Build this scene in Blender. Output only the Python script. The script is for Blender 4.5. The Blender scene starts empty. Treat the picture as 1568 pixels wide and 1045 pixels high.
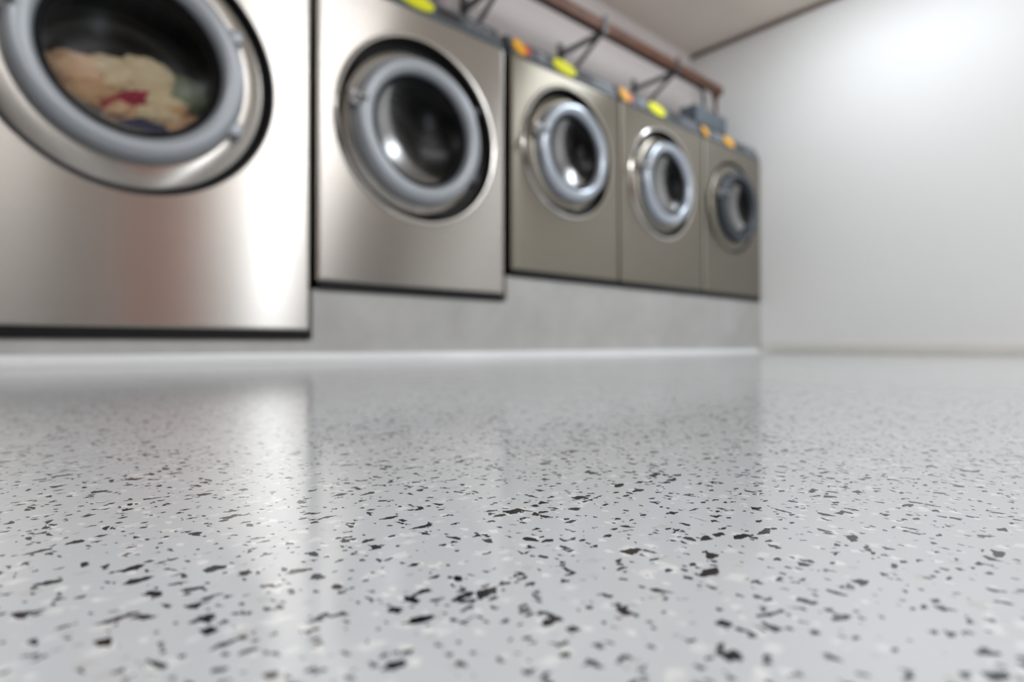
import bpy, bmesh, math, random
from mathutils import Vector, Matrix, noise

random.seed(7)
sc = bpy.context.scene
sc.view_settings.view_transform = 'Standard'
sc.view_settings.look = 'None'
sc.view_settings.exposure = 0.0
COL = sc.collection
PI = math.pi

# ------------------------------------------------------------------ helpers
def mat(name, color=(.5,.5,.5), rough=.5, metal=0., coat=0., var=0.06, vscale=8., bump=0., bscale=60., spec=.5):
    m = bpy.data.materials.new(name); m.use_nodes = True
    nt = m.node_tree; b = nt.nodes['Principled BSDF']
    b.inputs['Roughness'].default_value = rough
    b.inputs['Metallic'].default_value = metal
    b.inputs['Coat Weight'].default_value = coat
    b.inputs['Specular IOR Level'].default_value = spec
    tc = nt.nodes.new('ShaderNodeTexCoord')
    n = nt.nodes.new('ShaderNodeTexNoise'); n.inputs['Scale'].default_value = vscale
    n.inputs['Detail'].default_value = 4
    nt.links.new(tc.outputs['Object'], n.inputs['Vector'])
    r = nt.nodes.new('ShaderNodeMapRange')
    r.inputs['To Min'].default_value = 1-var; r.inputs['To Max'].default_value = 1+var
    nt.links.new(n.outputs['Fac'], r.inputs['Value'])
    mx = nt.nodes.new('ShaderNodeVectorMath'); mx.operation = 'SCALE'
    mx.inputs[0].default_value = color
    nt.links.new(r.outputs['Result'], mx.inputs['Scale'])
    nt.links.new(mx.outputs[0], b.inputs['Base Color'])
    if bump > 0:
        n2 = nt.nodes.new('ShaderNodeTexNoise'); n2.inputs['Scale'].default_value = bscale
        nt.links.new(tc.outputs['Object'], n2.inputs['Vector'])
        bp = nt.nodes.new('ShaderNodeBump'); bp.inputs['Strength'].default_value = bump
        bp.inputs['Distance'].default_value = .002
        nt.links.new(n2.outputs['Fac'], bp.inputs['Height'])
        nt.links.new(bp.outputs['Normal'], b.inputs['Normal'])
    return m

def emis(name, color, s):
    m = bpy.data.materials.new(name); m.use_nodes = True
    b = m.node_tree.nodes['Principled BSDF']
    b.inputs['Base Color'].default_value = (*color, 1)
    b.inputs['Emission Color'].default_value = (*color, 1)
    b.inputs['Emission Strength'].default_value = s
    return m

def finish(bm, name, m, parent=None, smooth=False, mats=None):
    me = bpy.data.meshes.new(name)
    bmesh.ops.recalc_face_normals(bm, faces=bm.faces[:])
    bm.to_mesh(me); bm.free()
    o = bpy.data.objects.new(name, me); COL.objects.link(o)
    for mm in (mats or [m]): me.materials.append(mm)
    if smooth:
        for p in me.polygons: p.use_smooth = True
        md = o.modifiers.new('es', 'EDGE_SPLIT'); md.split_angle = math.radians(40)
    if parent:
        o.parent = parent
        o.matrix_parent_inverse = Matrix.Translation(parent.location).inverted()
    return o

def empty(name, loc):
    e = bpy.data.objects.new(name, None); e.location = loc; e.empty_display_size = .1
    COL.objects.link(e); return e

def bm_box(bm, a, b, bev=0., seg=2):
    x0,y0,z0 = a; x1,y1,z1 = b
    r = bmesh.ops.create_cube(bm, size=1)
    bmesh.ops.scale(bm, vec=(x1-x0,y1-y0,z1-z0), verts=r['verts'])
    bmesh.ops.translate(bm, vec=((x0+x1)/2,(y0+y1)/2,(z0+z1)/2), verts=r['verts'])
    if bev > 0:
        es = list({e for v in r['verts'] for e in v.link_edges})
        bmesh.ops.bevel(bm, geom=es, offset=bev, segments=seg, affect='EDGES', profile=.5)

def box(name, a, b, m, parent=None, bev=0.):
    bm = bmesh.new(); bm_box(bm, a, b, bev)
    return finish(bm, name, m, parent, smooth=bev>0)

def lathe(name, prof, c, m, parent=None, n=96, close=False, smooth=True):
    bm = bmesh.new(); rings = []
    for r, dy in prof:
        if r < 1e-5:
            rings.append([bm.verts.new((c[0], c[1]+dy, c[2]))])
        else:
            rings.append([bm.verts.new((c[0]+r*math.cos(2*PI*i/n), c[1]+dy, c[2]+r*math.sin(2*PI*i/n))) for i in range(n)])
    prs = list(zip(rings, rings[1:]))
    if close: prs.append((rings[-1], rings[0]))
    for A, B in prs:
        for i in range(n):
            j = (i+1) % n
            if len(B) == 1: bm.faces.new((A[i], A[j], B[0]))
            elif len(A) == 1: bm.faces.new((A[0], B[j], B[i]))
            else: bm.faces.new((A[i], A[j], B[j], B[i]))
    return finish(bm, name, m, parent, smooth)

def tube(bm, pts, r, n=14):
    pts = [Vector(p) for p in pts]
    rings = []
    up = Vector((0,0,1))
    for k, p in enumerate(pts):
        if k == 0: t = pts[1]-p
        elif k == len(pts)-1: t = p-pts[k-1]
        else: t = (pts[k+1]-p).normalized()+(p-pts[k-1]).normalized()
        t.normalize()
        a = t.cross(up)
        if a.length < .05: a = t.cross(Vector((0,1,0)))
        a.normalize(); b = t.cross(a)
        rings.append([bm.verts.new(p+(a*math.cos(2*PI*i/n)+b*math.sin(2*PI*i/n))*r) for i in range(n)])
    for A, B in zip(rings, rings[1:]):
        for i in range(n):
            j = (i+1) % n
            bm.faces.new((A[i], A[j], B[j], B[i]))
    bm.faces.new(rings[0]); bm.faces.new(rings[-1][::-1])

# ------------------------------------------------------------------ materials
def steel_mat(name, color, rough=.28, aniso=.92):
    m = bpy.data.materials.new(name); m.use_nodes = True
    nt = m.node_tree; b = nt.nodes['Principled BSDF']
    b.inputs['Metallic'].default_value = 1
    b.inputs['Roughness'].default_value = rough
    b.inputs['Anisotropic'].default_value = aniso
    cx = nt.nodes.new('ShaderNodeCombineXYZ'); cx.inputs[2].default_value = 1
    nt.links.new(cx.outputs[0], b.inputs['Tangent'])
    tc = nt.nodes.new('ShaderNodeTexCoord')
    mp = nt.nodes.new('ShaderNodeMapping'); mp.inputs['Scale'].default_value = (3, 3, 420)
    n = nt.nodes.new('ShaderNodeTexNoise'); n.inputs['Scale'].default_value = 1; n.inputs['Detail'].default_value = 3
    nt.links.new(tc.outputs['Object'], mp.inputs['Vector']); nt.links.new(mp.outputs[0], n.inputs['Vector'])
    r = nt.nodes.new('ShaderNodeMapRange'); r.inputs['To Min'].default_value = .9; r.inputs['To Max'].default_value = 1.1
    nt.links.new(n.outputs['Fac'], r.inputs['Value'])
    s = nt.nodes.new('ShaderNodeVectorMath'); s.operation = 'SCALE'; s.inputs[0].default_value = color
    nt.links.new(r.outputs[0], s.inputs['Scale']); nt.links.new(s.outputs[0], b.inputs['Base Color'])
    return m

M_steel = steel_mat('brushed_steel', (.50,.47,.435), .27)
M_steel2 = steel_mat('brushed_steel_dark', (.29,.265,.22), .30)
M_polish = mat('polished_steel', (.70,.67,.63), .2, 1., var=.03)
M_latch = mat('latch_steel', (.42,.42,.42), .35, .9, var=.03)
M_ring = mat('door_ring_silver', (.36,.385,.415), .36, .35, var=.03)
M_ringc = mat('door_ring_chrome', (.52,.57,.64), .28, .7, var=.03)
M_ringd = mat('door_ring_dark', (.06,.07,.085), .42, .3, var=.03)
M_black = mat('rubber_and_shade_black', (.006,.006,.007), .5, spec=.25)  # rubber gasket, also painted-in shade for base gap and door recess
M_dark = mat('dark_plastic', (.03,.03,.034), .4)
M_cons = mat('console_grey', (.10,.115,.13), .4)
M_yel = mat('label_yellow', (.88,.88,.02), .5, var=.02)
M_org = mat('label_orange', (.92,.45,.03), .5, var=.02)
M_red = mat('label_red', (.75,.07,.04), .5, var=.02)
M_wall = mat('wall_paint_white', (.84,.835,.82), .45, var=.02, vscale=1.5, bump=.15, bscale=90)
M_wallb = mat('wall_paint_back', (.86,.80,.79), .5, var=.04, vscale=2, bump=.15, bscale=90)
M_ceil = mat('ceiling_paint', (.82,.74,.65), .7, var=.07, vscale=2.5)
M_trim = mat('brown_trim', (.16,.10,.07), .6)
M_base = mat('baseboard_cream', (.80,.78,.73), .4, var=.02)
M_cove = mat('cove_epoxy', (.82,.83,.84), .25, var=.03, vscale=30)
M_copper = mat('rusty_brown_rail', (.15,.066,.038), .5, .2, var=.6, vscale=14)
M_cond = mat('conduit_grey', (.13,.13,.14), .45, .5)
M_pink = mat('pvc_pipe', (.60,.48,.54), .4)
M_fix = mat('fixture_white', (.8,.8,.8), .4)
M_door = mat('reflect_door_reddish', (.34,.10,.06), .5, var=.2, vscale=5)

def two_tone(name, lo, hi, zs):
    m = bpy.data.materials.new(name); m.use_nodes = True
    nt = m.node_tree; b = nt.nodes['Principled BSDF']; b.inputs['Roughness'].default_value = .55
    g = nt.nodes.new('ShaderNodeTexCoord'); s = nt.nodes.new('ShaderNodeSeparateXYZ')
    nt.links.new(g.outputs['Object'], s.inputs[0])
    c = nt.nodes.new('ShaderNodeMath'); c.operation = 'GREATER_THAN'; c.inputs[1].default_value = zs
    nt.links.new(s.outputs[2], c.inputs[0])
    mx = nt.nodes.new('ShaderNodeMix'); mx.data_type = 'RGBA'
    mx.inputs['A'].default_value = (*lo,1); mx.inputs['B'].default_value = (*hi,1)
    nt.links.new(c.outputs[0], mx.inputs['Factor']); nt.links.new(mx.outputs['Result'], b.inputs['Base Color'])
    return m
M_wallw = two_tone('wall_paint_reflect_band', (.09,.087,.09), (.66,.60,.53), 1.45)  # unseen walls; dark lower band added to darken reflections in the steel

def concrete():
    m = bpy.data.materials.new('concrete'); m.use_nodes = True
    nt = m.node_tree; b = nt.nodes['Principled BSDF']; b.inputs['Roughness'].default_value = .5
    tc = nt.nodes.new('ShaderNodeTexCoord')
    n = nt.nodes.new('ShaderNodeTexNoise'); n.inputs['Scale'].default_value = 4; n.inputs['Detail'].default_value = 8
    n.inputs['Roughness'].default_value = .65
    nt.links.new(tc.outputs['Object'], n.inputs['Vector'])
    cr = nt.nodes.new('ShaderNodeValToRGB')
    cr.color_ramp.elements[0].position = .3; cr.color_ramp.elements[0].color = (.43,.425,.41,1)
    cr.color_ramp.elements[1].position = .72; cr.color_ramp.elements[1].color = (.55,.545,.53,1)
    nt.links.new(n.outputs['Fac'], cr.inputs[0]); nt.links.new(cr.outputs[0], b.inputs['Base Color'])
    return m
M_conc = concrete()

def floor_mat():
    m = bpy.data.materials.new('epoxy_flake_floor'); m.use_nodes = True
    nt = m.node_tree; N = nt.nodes; L = nt.links
    b = N['Principled BSDF']
    tc = N.new('ShaderNodeTexCoord')
    wn = N.new('ShaderNodeTexNoise'); wn.noise_dimensions = '2D'; wn.inputs['Scale'].default_value = 650; wn.inputs['Detail'].default_value = 1
    L.new(tc.outputs['Object'], wn.inputs['Vector'])
    ws = N.new('ShaderNodeVectorMath'); ws.operation = 'SUBTRACT'; ws.inputs[1].default_value = (.5,.5,.5)
    L.new(wn.outputs['Color'], ws.inputs[0])
    wsc = N.new('ShaderNodeVectorMath'); wsc.operation = 'SCALE'; wsc.inputs['Scale'].default_value = .0014
    L.new(ws.outputs[0], wsc.inputs[0])
    wa = N.new('ShaderNodeVectorMath'); wa.operation = 'ADD'
    L.new(tc.outputs['Object'], wa.inputs[0]); L.new(wsc.outputs[0], wa.inputs[1])
    base = N.new('ShaderNodeRGB'); base.outputs[0].default_value = (.545,.56,.58,1)
    cur = base.outputs[0]
    def layer(cur, scale, sx, sy, rot, p, edge, color, amount=1., off=0., soft=.01, metric=None):
        mp = N.new('ShaderNodeMapping'); mp.inputs['Scale'].default_value = (sx, sy, 1)
        mp.inputs['Rotation'].default_value = (0,0,rot); mp.inputs['Location'].default_value = (off, off*1.7, 0)
        L.new(wa.outputs[0], mp.inputs['Vector'])
        v = N.new('ShaderNodeTexVoronoi'); v.voronoi_dimensions = '2D'; v.inputs['Scale'].default_value = scale
        L.new(mp.outputs[0], v.inputs['Vector'])
        sp = N.new('ShaderNodeSeparateColor'); L.new(v.outputs['Color'], sp.inputs[0])
        lt = N.new('ShaderNodeMath'); lt.operation = 'LESS_THAN'; lt.inputs[1].default_value = p
        L.new(sp.outputs[0], lt.inputs[0])
        sh = N.new('ShaderNodeMath'); sh.operation = 'MULTIPLY'; sh.inputs[1].default_value = edge
        L.new(sp.outputs[1], sh.inputs[0])
        sub = N.new('ShaderNodeMath'); sub.operation = 'SUBTRACT'
        if metric:
            v.distance = metric
            ad = N.new('ShaderNodeMath'); ad.inputs[1].default_value = .16
            L.new(sh.outputs[0], ad.inputs[0])
            L.new(ad.outputs[0], sub.inputs[0]); L.new(v.outputs['Distance'], sub.inputs[1])
        else:
            v2 = N.new('ShaderNodeTexVoronoi'); v2.voronoi_dimensions = '2D'; v2.feature = 'DISTANCE_TO_EDGE'
            v2.inputs['Scale'].default_value = scale
            L.new(mp.outputs[0], v2.inputs['Vector'])
            L.new(v2.outputs['Distance'], sub.inputs[0]); L.new(sh.outputs[0], sub.inputs[1])
        mr = N.new('ShaderNodeMapRange'); mr.inputs['From Max'].default_value = soft
        mr.inputs['To Max'].default_value = amount
        L.new(sub.outputs[0], mr.inputs['Value'])
        mu = N.new('ShaderNodeMath'); mu.operation = 'MULTIPLY'
        L.new(lt.outputs[0], mu.inputs[0]); L.new(mr.outputs[0], mu.inputs[1])
        mx = N.new('ShaderNodeMix'); mx.data_type = 'RGBA'
        L.new(mu.outputs[0], mx.inputs['Factor']); L.new(cur, mx.inputs['A'])
        mx.inputs['B'].default_value = (*color, 1)
        return mx.outputs['Result']
    cur = layer(cur, 115, 1, 1.5, .5, .22, .50, (.74,.74,.73), .65, .3, .3, 'MANHATTAN')
    cur = layer(cur, 190, 1.4, 1, 1.3, .14, .45, (.80,.79,.76), .7, 1.3, .2, 'MANHATTAN')
    cur = layer(cur, 150, 1, 1.3, 2.1, .06, .45, (.46,.44,.40), .45, 2.2, .2, 'MANHATTAN')
    cur = layer(cur, 280, 1, 1.6, .2, .06, .35, (.34,.35,.36), .6, 3.2, .1, 'MANHATTAN')
    # black chips
    cur = layer(cur, 155, 1, 1.8, .35, .032, .24, (.003,.003,.005), 1, 5.1)
    cur = layer(cur, 225, 1.8, 1, 1.0, .048, .24, (.003,.003,.007), 1, 6.4)
    cur = layer(cur, 335, 1, 1.7, 2.3, .055, .50, (.004,.004,.008), 1, 7.7, .01, 'CHEBYCHEV')
    cur = layer(cur, 480, 1.5, 1, 0.1, .045, .45, (.012,.012,.016), .95, 8.3, .01, 'CHEBYCHEV')
    L.new(cur, b.inputs['Base Color'])
    b.inputs['Roughness'].default_value = .13
    b.inputs['Specular IOR Level'].default_value = .5
    n2 = N.new('ShaderNodeTexNoise'); n2.noise_dimensions = '2D'; n2.inputs['Scale'].default_value = 55; n2.inputs['Detail'].default_value = 1
    L.new(tc.outputs['Object'], n2.inputs['Vector'])
    bp = N.new('ShaderNodeBump'); bp.inputs['Strength'].default_value = .07; bp.inputs['Distance'].default_value = .001
    L.new(n2.outputs['Fac'], bp.inputs['Height']); L.new(bp.outputs[0], b.inputs['Normal'])
    return m
M_floor = floor_mat()

def glass_mat():
    m = bpy.data.materials.new('door_glass'); m.use_nodes = True
    nt = m.node_tree; N = nt.nodes; L = nt.links
    N.remove(N['Principled BSDF']); out = N['Material Output']
    t = N.new('ShaderNodeBsdfTransparent'); t.inputs[0].default_value = (.84,.85,.84,1)
    g = N.new('ShaderNodeBsdfGlossy'); g.inputs['Color'].default_value = (.32,.32,.32,1)
    f = N.new('ShaderNodeFresnel'); f.inputs['IOR'].default_value = 1.38
    nz = N.new('ShaderNodeTexNoise'); nz.inputs['Scale'].default_value = 6
    mr = N.new('ShaderNodeMapRange'); mr.inputs['To Min'].default_value = .18; mr.inputs['To Max'].default_value = .26
    L.new(nz.outputs['Fac'], mr.inputs['Value']); L.new(mr.outputs[0], g.inputs['Roughness'])
    mx = N.new('ShaderNodeMixShader')
    L.new(f.outputs[0], mx.inputs[0]); L.new(t.outputs[0], mx.inputs[1]); L.new(g.outputs[0], mx.inputs[2])
    L.new(mx.outputs[0], out.inputs['Surface'])
    return m
M_glass = glass_mat()

def drum_mat():
    m = bpy.data.materials.new('drum_steel'); m.use_nodes = True
    nt = m.node_tree; N = nt.nodes; L = nt.links; b = N['Principled BSDF']
    b.inputs['Metallic'].default_value = .6; b.inputs['Roughness'].default_value = .5
    tc = N.new('ShaderNodeTexCoord')
    v = N.new('ShaderNodeTexVoronoi'); v.inputs['Scale'].default_value = 55; v.inputs['Randomness'].default_value = .0
    L.new(tc.outputs['Object'], v.inputs['Vector'])
    cr = N.new('ShaderNodeValToRGB')
    cr.color_ramp.elements[0].position = .22; cr.color_ramp.elements[0].color = (.01,.01,.01,1)
    cr.color_ramp.elements[1].position = .3; cr.color_ramp.elements[1].color = (.08,.075,.07,1)
    L.new(v.outputs['Distance'], cr.inputs[0]); L.new(cr.outputs[0], b.inputs['Base Color'])
    return m
M_drum = drum_mat()
M_back = mat('drum_back_plate', (.14,.135,.13), .5, .4, var=.25, vscale=6)

# ------------------------------------------------------------------ dimensions
D = 2.11; YB = 2.715; XR = 4.43; H = 2.515
XL = -3.2; YF = -3.2

# ------------------------------------------------------------------ room
box('floor', (XL, YF, -.1), (XR+.15, YB+.15, 0), M_floor)
box('ceiling', (XL-.15, YF-.15, H), (XR+.15, YB+.15, H+.1), M_ceil)
box('wall_right', (XR, YF, 0), (XR+.15, YB, H), M_wall)
box('wall_back', (XL-.15, YB, 0), (XR+.15, YB+.15, H), M_wallb)
def wall_mesh(name, boxes, m):
    bm = bmesh.new()
    for a, b_ in boxes: bm_box(bm, a, b_)
    return finish(bm, name, m)
wall_mesh('wall_left', [((XL-.15, YF, 0), (XL, YB, H))], M_wallw)
wx0, wx1, wz0, wz1 = 2.35, 2.95, .85, 2.15
wall_mesh('wall_front', [((XL-.15, YF-.15, 0), (wx0, YF, H)), ((wx1, YF-.15, 0), (XR+.15, YF, H)),
                         ((wx0, YF-.15, 0), (wx1, YF, wz0)), ((wx0, YF-.15, wz1), (wx1, YF, H))], M_wallw)
bm = bmesh.new()
for a, b_ in (((wx0, YF-.1, wz0), (wx0+.05, YF-.04, wz1)), ((wx1-.05, YF-.1, wz0), (wx1, YF-.04, wz1)),
              ((wx0+.05, YF-.1, wz0), (wx1-.05, YF-.04, wz0+.05)), ((wx0+.05, YF-.1, wz1-.05), (wx1-.05, YF-.04, wz1)),
              ((wx0+.05, YF-.1, (wz0+wz1)/2-.02), (wx1-.05, YF-.04, (wz0+wz1)/2+.02))):
    bm_box(bm, a, b_)
finish(bm, 'window_1', M_fix)
dx0 = .95
e = empty('reflect_door', (dx0+.45, YF, 0))  # unseen door, added to put a reddish streak in the steel reflections
box('reflect_door_leaf', (dx0, YF, .0), (dx0+.9, YF+.04, 2.05), M_door, e, .004)
bm = bmesh.new()
bm_box(bm, (dx0-.08, YF, 0), (dx0, YF+.06, 2.13)); bm_box(bm, (dx0+.9, YF, 0), (dx0+.98, YF+.06, 2.13)); bm_box(bm, (dx0, YF, 2.05), (dx0+.9, YF+.06, 2.13))
finish(bm, 'reflect_door_frame', M_base, e)
bm = bmesh.new(); tube(bm, [(dx0+.1, YF+.04, 1.0), (dx0+.1, YF+.09, 1.0), (dx0+.2, YF+.09, 1.0)], .01)
finish(bm, 'reflect_door_handle', M_polish, e, True)

bm = bmesh.new()
bm_box(bm, (XR-.022, YF, H-.028), (XR, YB, H), .004)
finish(bm, 'trim_1', M_trim)
bm = bmesh.new(); bm_box(bm, (XR-.014, YF, 0), (XR, D, .085), .005)
finish(bm, 'baseboard_right', M_base, smooth=True)

# ------------------------------------------------------------------ platform
S1, S2 = .080, .268
S3 = .392
X12, X23 = .882, 1.835
bm = bmesh.new()
prof = [(-.40, 0), (-.40, S1), (X12, S1), (X12, S2), (X23, S2), (X23, S3), (XR-.003, S3), (XR-.003, 0)]
py = D + .012
fr = [bm.verts.new((x, py, z)) for x, z in prof]
bk = [bm.verts.new((x, YB-.002, z)) for x, z in prof]
bm.faces.new(fr); bm.faces.new(bk[::-1])
for i in range(len(prof)):
    j = (i+1) % len(prof); bm.faces.new((fr[i], bk[i], bk[j], fr[j]))
finish(bm, 'concrete_platform', M_conc)
bm = bmesh.new()
cp = [(0, 0)]+[(-.06+.06*math.sin(a), .032-.032*math.cos(a)) for a in [i*PI/2/8 for i in range(9)]]
A = [bm.verts.new((-.40, py+y-.0005, z+.0005)) for y, z in cp]; B = [bm.verts.new((XR-.016, py+y-.0005, z+.0005)) for y, z in cp]
for i in range(len(cp)-1): bm.faces.new((A[i], A[i+1], B[i+1], B[i]))
bm.faces.new(A[::-1]); bm.faces.new(B)
finish(bm, 'platform_cove', M_cove, smooth=True)  # epoxy cove curving up the foot of the platform

# ------------------------------------------------------------------ washers
def rect_pt(ang, cx, cz, x0, x1, z0, z1):
    dx, dz = math.cos(ang), math.sin(ang); t = 1e9
    if dx > 1e-9: t = min(t, (x1-cx)/dx)
    if dx < -1e-9: t = min(t, (x0-cx)/dx)
    if dz > 1e-9: t = min(t, (z1-cz)/dz)
    if dz < -1e-9: t = min(t, (z0-cz)/dz)
    return cx+dx*t, cz+dz*t

def cabinet(name, x0, x1, z0, z1, cx, cz, R, depth, m, parent):
    bm = bmesh.new(); n = 96
    angs = [2*PI*i/n for i in range(n)]
    for c in ((x0,z0),(x1,z0),(x1,z1),(x0,z1)):
        a = math.atan2(c[1]-cz, c[0]-cx) % (2*PI)
        k = min(range(n), key=lambda i: abs((angs[i]-a+PI) % (2*PI)-PI)); angs[k] = a
    loops = []
    loops.append([(cx+R*math.cos(a), D+.03, cz+R*math.sin(a)) for a in angs])
    loops.append([(cx+R*math.cos(a), D, cz+R*math.sin(a)) for a in angs])
    def rl(ins, y):
        out = []
        for a in angs:
            X, Z = rect_pt(a, cx, cz, x0, x1, z0, z1)
            X = min(max(X, x0+ins), x1-ins); Z = min(max(Z, z0+ins), z1-ins)
            out.append((X, y, Z))
        return out
    bv = .012
    for k in range(5):
        a = k/4*PI/2
        loops.append(rl(bv*(1-math.sin(a)), D+bv*(1-math.cos(a))))
    loops.append(rl(0, D+depth))
    L = [[bm.verts.new(p) for p in lp] for lp in loops]
    for A, B in zip(L, L[1:]):
        for i in range(n):
            j = (i+1) % n
            bm.faces.new((A[i], A[j], B[j], B[i]))
    bm.faces.new(L[-1])
    return finish(bm, name, m, parent, False)

def washer(x0, x1, z0, z1, cx, cz, R, ro, ri, ringm, steel, rim=True, dep=.56, off=(-.012,-.012), labels=(), rb=None):
    e = empty('washing_machine', ((x0+x1)/2, D+dep/2, z0))
    zb = z0+.034
    box('base_gap_shade', (x0+.006, D+.004, z0), (x1-.006, D+dep-.02, zb+.004), M_black, e)  # black box in the base gap, stands in for its shadow
    cabinet('cabinet', x0, x1, zb, z1, cx, cz, R, dep, steel, e)
    bore = ri+.05
    lathe('door_recess', [(R-.002, .001), (R-.006, .05), (bore+.02, .075), (bore, .075), (bore, .10)], (cx, D, cz), M_black, e)  # recess coloured black to stand in for its deep shadow
    if rim:
        lathe('opening_rim', [(R+.014, .001), (R+.012, -.008), (R+.004, -.014), (R-.004, -.012), (R-.008, -.002), (R-.008, .03)], (cx, D, cz), M_polish, e)
    else:
        lathe('opening_rim', [(R+.005, .001), (R+.003, -.003), (R-.003, -.003), (R-.006, .03)], (cx, D, cz), M_dark, e)
    dc = (cx+off[0], D, cz+off[1])
    Rb = R*(rb or (.895 if rim else .945))
    lathe('door_bezel', [(Rb, .04), (Rb, .002), (Rb-.004, -.006), (Rb-.014, -.012), (ro+.012, -.022), (ro+.002, -.022), (ro-.01, -.015)], dc, steel, e)
    w = ro-ri
    lathe('door_ring', [(ro, -.015), (ro, -.050), (ro-.08*w, -.066), (ro-.22*w, -.075), (ro-.5*w, -.078), (ro-.78*w, -.075), (ro-.92*w, -.066), (ri, -.050), (ri, .01)], dc, ringm, e)
    lathe('door_gasket', [(ri+.002, -.044), (ri-.010, -.050), (ri-.018, -.040), (ri-.02, .02), (ri, .07), (bore+.005, .09)], dc, M_black, e)
    g = ri-.016
    gp = [(g*math.sin(a*.9)/math.sin(.9), -.03+.055*(math.cos(a*.9)-math.cos(.9))/(1-math.cos(.9))) for a in [1-i/10 for i in range(11)]]
    gp[-1] = (0, gp[-1][1])
    lathe('door_glass', gp, dc, M_glass, e)
    rd = bore+.03
    lathe('drum', [(bore, .095), (rd, .10), (rd, .40)], (cx, D, cz), M_drum, e)
    bp = [(rd, .40)]
    for k in range(9):
        r = rd*(1-k/9); bp += [(r-.002, .395 if k % 2 else .40), (r-.012, .385 if k % 2 else .40)]
    bp += [(0, .39)]
    lathe('drum_back', bp, (cx, D, cz), M_back, e)
    bm = bmesh.new()
    for k in range(3):
        a = k*2*PI/3+.4
        ca, sa = math.cos(a), math.sin(a); tx, tz = -sa, ca
        P = [(rd-.002, -.03), (rd-.055, -.006), (rd-.055, .006), (rd-.002, .03)]
        f = [bm.verts.new((cx+ca*r+tx*s, D+.11, cz+sa*r+tz*s)) for r, s in P]
        b2 = [bm.verts.new((cx+ca*r+tx*s, D+.385, cz+sa*r+tz*s)) for r, s in P]
        for i in range(3): bm.faces.new((f[i], f[i+1], b2[i+1], b2[i]))
        bm.faces.new(f)
    finish(bm, 'drum_lifters', M_drum, e)
    bm = bmesh.new()
    for zz in (.52, -.52):
        px = dc[0]+math.cos(zz)*(ro-.015); pz = dc[2]+math.sin(zz)*ro
        bm_box(bm, (px-.01, D-.060, pz-.02), (px+.045, D-.022, pz+.02), .006)
        bm_box(bm, (px+.025, D-.045, pz-.03), (px+.045, D+.0, pz+.03), .006)
    finish(bm, 'door_hinge', M_dark if rim else ringm, e, True)
    bm = bmesh.new()
    lx = dc[0]-ro
    bm_box(bm, (lx-.025, D-.060, dc[2]+.03), (lx+.015, D-.02, dc[2]+.09), .008)
    tube(bm, [(lx-.012, D-.05, dc[2]+.06), (lx-.012, D-.085, dc[2]+.06), (lx+.03, D-.095, dc[2]+.055)], .009)
    finish(bm, 'door_latch', M_latch, e, True)
    bm = bmesh.new()
    zc = z1
    P = [(.012, zc-.004), (.004, zc+.012), (.045, zc+.105), (.060, zc+.112), (.26, zc+.112), (.28, zc+.10), (.28, zc-.004)]
    a = [bm.verts.new((x0+.006, D+y, z)) for y, z in P]; b2 = [bm.verts.new((x1-.006, D+y, z)) for y, z in P]
    for i in range(len(P)):
        j = (i+1) % len(P); bm.faces.new((a[i], a[j], b2[j], b2[i]))
    bm.faces.new(a[::-1]); bm.faces.new(b2)
    finish(bm, 'console', M_cons, e)
    s = Vector((0, .041, .093)).normalized(); nrm = Vector((0, -.093, .041)).normalized()
    def slab(nm, xa, xb, ta, tb, th, m, rnd=0):
        o = Vector((0, D+.004, zc+.012))
        bm = bmesh.new()
        if rnd:
            mx_, mt = (xa+xb)/2, (ta+tb)/2; n = 28; lo = []; hi = []
            for i in range(n):
                q = 2*PI*i/n
                p = o+Vector((mx_+(xb-xa)/2*math.cos(q), 0, 0))+s*(mt+(tb-ta)/2*math.sin(q))
                lo.append(bm.verts.new(p)); hi.append(bm.verts.new(p+nrm*th))
            bm.faces.new(hi); bm.faces.new(lo[::-1])
            for i in range(n): bm.faces.new((lo[i], lo[(i+1) % n], hi[(i+1) % n], hi[i]))
        else:
            cs = [(xa,ta),(xb,ta),(xb,tb),(xa,tb)]
            lo = [bm.verts.new(o+Vector((x,0,0))+s*t) for x,t in cs]; hi = [bm.verts.new(o+Vector((x,0,0))+s*t+nrm*th) for x,t in cs]
            bm.faces.new(hi); bm.faces.new(lo[::-1])
            for i in range(4): bm.faces.new((lo[i], lo[(i+1) % 4], hi[(i+1) % 4], hi[i]))
        finish(bm, nm, m, e)
    W = x1-x0
    slab('display', x0+W*.60, x0+W*.74, .025, .075, .003, M_dark)
    for k in range(3): slab('button', x0+W*(.78+.05*k), x0+W*(.81+.05*k), .035, .062, .006, M_ring, 1)
    slab('coin_slot', x0+W*.24, x0+W*.30, .02, .08, .004, M_ring)
    for xl, w_, hgt, m_, rr in labels:
        slab('label', xl-w_/2, xl+w_/2, .045-hgt/2, .045+hgt/2, .009, m_, rr)
    return e

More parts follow.
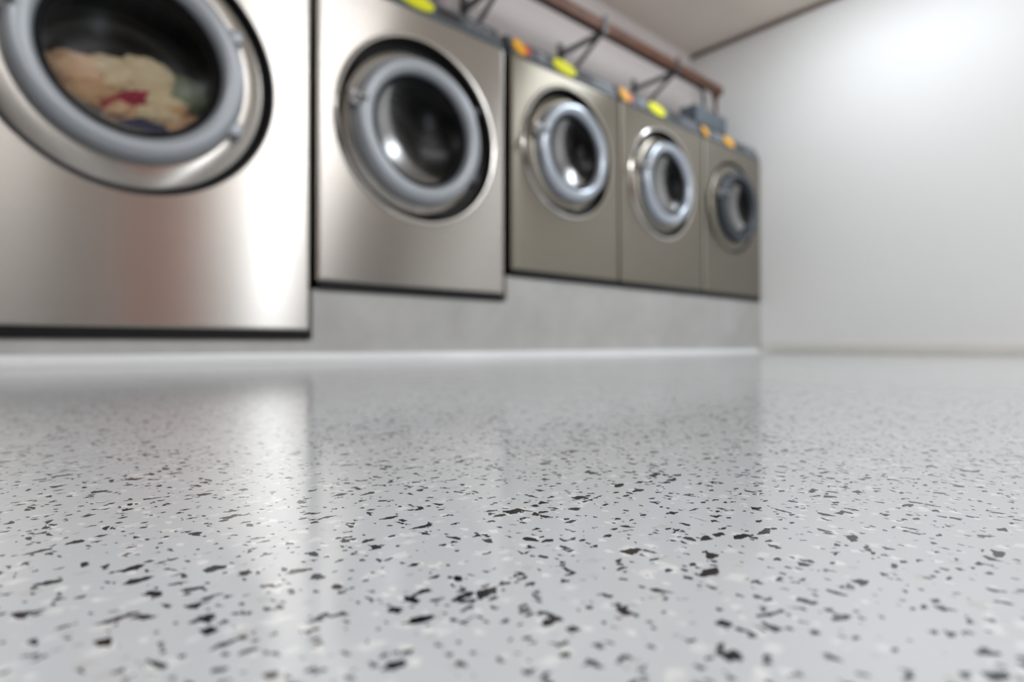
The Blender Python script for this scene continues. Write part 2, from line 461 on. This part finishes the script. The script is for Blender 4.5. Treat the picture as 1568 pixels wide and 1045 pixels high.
ZT = 1.47
w1 = washer(-.20, .869, S1, 1.66, .325, .94, .41, .310, .240, M_ring, M_steel, rim=False)
w2 = washer(.896, 1.812, S2, ZT, 1.352, .965, .385, .298, .228, M_ring, M_steel, off=(-.030,-.020), rb=.865, labels=[(1.333,.18,.085,M_yel,1)])
lab3 = lambda x0: [(x0+.055,.085,.10,M_org,1),(x0+.105,.04,.06,M_red,1),(x0+.375,.17,.095,M_yel,1)]
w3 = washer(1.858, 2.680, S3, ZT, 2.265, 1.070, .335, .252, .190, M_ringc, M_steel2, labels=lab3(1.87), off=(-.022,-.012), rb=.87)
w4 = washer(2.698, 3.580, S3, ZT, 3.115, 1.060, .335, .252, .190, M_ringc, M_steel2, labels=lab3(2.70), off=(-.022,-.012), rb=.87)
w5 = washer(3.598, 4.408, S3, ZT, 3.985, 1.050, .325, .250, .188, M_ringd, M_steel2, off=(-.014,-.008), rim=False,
            labels=[(3.64,.06,.09,M_org,1),(3.96,.13,.09,M_org,1)])

def laundry(parent, cx, cz, rd):
    cols = [('cloth_cream',(.76,.60,.39)),('cloth_tan',(.58,.35,.19)),('cloth_red',(.36,.03,.06)),('cloth_navy',(.03,.035,.09)),('cloth_peach',(.72,.45,.28)),('cloth_green',(.20,.24,.15))]
    ms = [mat(n, c, .85, var=.25, vscale=25, bump=.6, bscale=180) for n, c in cols]
    bm = bmesh.new()
    items = [(-.15,-.05,.10,.10,.055,4),(-.06,-.035,.11,.10,.06,0),(.05,-.02,.10,.11,.065,0),(.14,-.05,.10,.09,.06,5),(.07,-.09,.085,.09,.04,0),
             (-.11,-.11,.085,.09,.045,1),(-.01,-.11,.08,.085,.032,2),(.07,-.135,.075,.09,.032,0),(-.10,-.175,.09,.10,.04,3),(.02,-.19,.08,.11,.04,3),(.12,-.16,.08,.08,.04,4),
             (-.04,-.15,.075,.07,.03,4),(0,-.12,.22,.20,.10,1),(-.1,-.02,.22,.12,.06,0),(.1,-.03,.22,.12,.07,4),(.12,-.11,.08,.05,.03,1)]
    for k, (dx, dz, dy, sx, szz, mi) in enumerate(items):
        r = bmesh.ops.create_icosphere(bm, subdivisions=4, radius=1)
        rot = Matrix.Rotation(random.uniform(-.5,.5), 3, 'Y')
        for v in r['verts']:
            p = v.co.copy(); q = p*1.7+Vector((k*7.3,0,0))
            d = 1+.30*noise.noise(q)+.22*abs(noise.noise(q*2.7))+.08*noise.noise(q*6)
            p = Vector((p.x*sx*d, p.y*.045*d, p.z*szz*d*1.1)); p = rot @ p
            X, Z = dx+p.x, dz+p.z
            l = math.hypot(X, Z)
            Y = dy+p.y+.02
            lim = (rd-.01) if Y > .105 else .235
            if l > lim: X *= lim/l; Z *= lim/l
            v.co = (cx+X, D+Y, cz+Z)
        for f in {f for v in r['verts'] for f in v.link_faces}: f.material_index = mi
    finish(bm, 'laundry', None, parent, True, mats=ms)
laundry(w1, .325, .94, .32)

# ------------------------------------------------------------------ pipe rail with brackets
yr, zr = 2.35, 2.04
e = empty('pipe_rail', (2.5, YB, zr))
bm = bmesh.new()
bm_box(bm, (-1.5, yr-.022, zr-.032), (4.25, yr+.022, zr+.032), .004)
finish(bm, 'rail_beam', M_copper, e, True)
bm = bmesh.new(); tube(bm, [(-1.5, yr+.06, zr+.035), (4.18, yr+.06, zr+.035), (4.24, yr+.055, zr+.02), (4.26, yr+.05, zr-.04), (4.26, yr+.05, zr-.18)], .02)
finish(bm, 'copper_pipe', M_copper, e, True)
bm = bmesh.new(); tube(bm, [(-1.5, yr+.11, zr+.04), (4.10, yr+.11, zr+.04), (4.17, yr+.11, zr+.02), (4.18, yr+.11, zr-.05), (4.18, yr+.11, zr-.18)], .013)
finish(bm, 'conduit', M_cond, e, True)
bm = bmesh.new()
for xb in (-.45, .38, 1.2, 2.02, 2.82, 3.62):
    bm_box(bm, (xb-.018, yr-.03, zr-.050), (xb+.018, YB, zr-.030))
    bm_box(bm, (xb-.022, YB-.012, zr-.30), (xb+.022, YB, zr+.03))
    tube(bm, [(xb, yr+.01, zr-.04), (xb, YB-.006, zr-.26)], .014, 8)
    bm_box(bm, (xb-.014, yr-.030, zr-.03), (xb+.014, yr-.020, zr+.06))
finish(bm, 'wall_brackets', M_cond, e)
box('box_body', (3.90, 2.36, 1.70), (4.32, 2.50, 1.865), mat('box_bluegrey', (.11,.135,.16), .45), e, .012)
box('box_lid', (3.89, 2.345, 1.72), (4.33, 2.362, 1.85), mat('lid_bluegrey', (.14,.17,.20), .4), e, .006)
bm = bmesh.new(); tube(bm, [(3.98, 2.45, 1.72), (3.98, 2.45, 1.60)], .016)
tube(bm, [(4.2, 2.49, 1.8), (4.2, YB-.004, 1.8)], .02)
finish(bm, 'box_conduit', M_cond, e, True)

e = empty('water_supply_pipe', (1.835, 2.55, 1.2))
bm = bmesh.new(); tube(bm, [(1.835, YB-.045, S3), (1.835, YB-.045, 2.40), (1.835, YB-.045, H)], .022)
finish(bm, 'riser', M_pink, e, True)
bm = bmesh.new()
for z in (1.65, 2.3): bm_box(bm, (1.80, YB-.075, z-.012), (1.87, YB, z+.012), .003)
finish(bm, 'pipe_clamps', M_cond, e)

# ------------------------------------------------------------------ ceiling lights
M_em = emis('light_diffuser', (.955, .975, 1), 26)
M_emc = emis('light_diffuser_cool', (.88, .94, 1), 19)
for fx, fy, ax in ((3.50, 1.15, 'y'), (1.9, -.5, 'x'), (-.9, -.3, 'x'), (2.4, -2.1, 'x'), (-.3, -2.1, 'x')):
    e = empty('ceiling_light', (fx, fy, H))
    R_ = Matrix.Translation((fx, fy, 0)) @ Matrix.Rotation(PI/2 if ax == 'y' else 0, 4, 'Z') @ Matrix.Translation((-fx, -fy, 0))
    bm = bmesh.new()
    bm_box(bm, (fx-.62, fy-.16, H-.03), (fx+.62, fy+.16, H), .004)
    bm_box(bm, (fx-.63, fy-.15, H-.075), (fx-.605, fy+.15, H-.02), .003)
    bm_box(bm, (fx+.605, fy-.15, H-.075), (fx+.63, fy+.15, H-.02), .003)
    bmesh.ops.transform(bm, matrix=R_, verts=bm.verts[:])
    finish(bm, 'housing', M_fix, e, True)
    bm = bmesh.new()
    n = 8; A = []; B = []
    for i in range(n+1):
        a = PI*i/n
        A.append(bm.verts.new((fx-.605, fy-.14*math.cos(a), H-.03-.045*math.sin(a))))
        B.append(bm.verts.new((fx+.605, fy-.14*math.cos(a), H-.03-.045*math.sin(a))))
    for i in range(n): bm.faces.new((A[i], A[i+1], B[i+1], B[i]))
    bmesh.ops.transform(bm, matrix=R_, verts=bm.verts[:])
    finish(bm, 'diffuser', M_emc if ax == 'y' else M_em, e, True)

ld = bpy.data.lights.new('window_daylight', 'AREA'); ld.shape = 'RECTANGLE'; ld.size = .5; ld.size_y = 1.2
ld.energy = 20; ld.color = (.88, .94, 1.0)
lo = bpy.data.objects.new('window_daylight', ld); COL.objects.link(lo)
lo.location = (2.65, YF-.2, 1.5)
lo.rotation_euler = Vector((0.1, 1, 0)).to_track_quat('-Z', 'Y').to_euler()

w = bpy.data.worlds.new('World'); sc.world = w; w.use_nodes = True
bg = w.node_tree.nodes['Background']; bg.inputs[0].default_value = (.8, .9, 1, 1); bg.inputs[1].default_value = 2.0

# ------------------------------------------------------------------ camera
cd = bpy.data.cameras.new('camera'); cam = bpy.data.objects.new('camera', cd); COL.objects.link(cam)
cd.sensor_width = 36; cd.lens = 897/1568*36
cd.clip_start = .01
cam.location = (0, 0, .063)
cam.rotation_euler = (math.radians(90.35), 0, math.radians(-41.4))
cd.dof.use_dof = True; cd.dof.focus_distance = .225; cd.dof.aperture_fstop = 5.8
sc.camera = cam
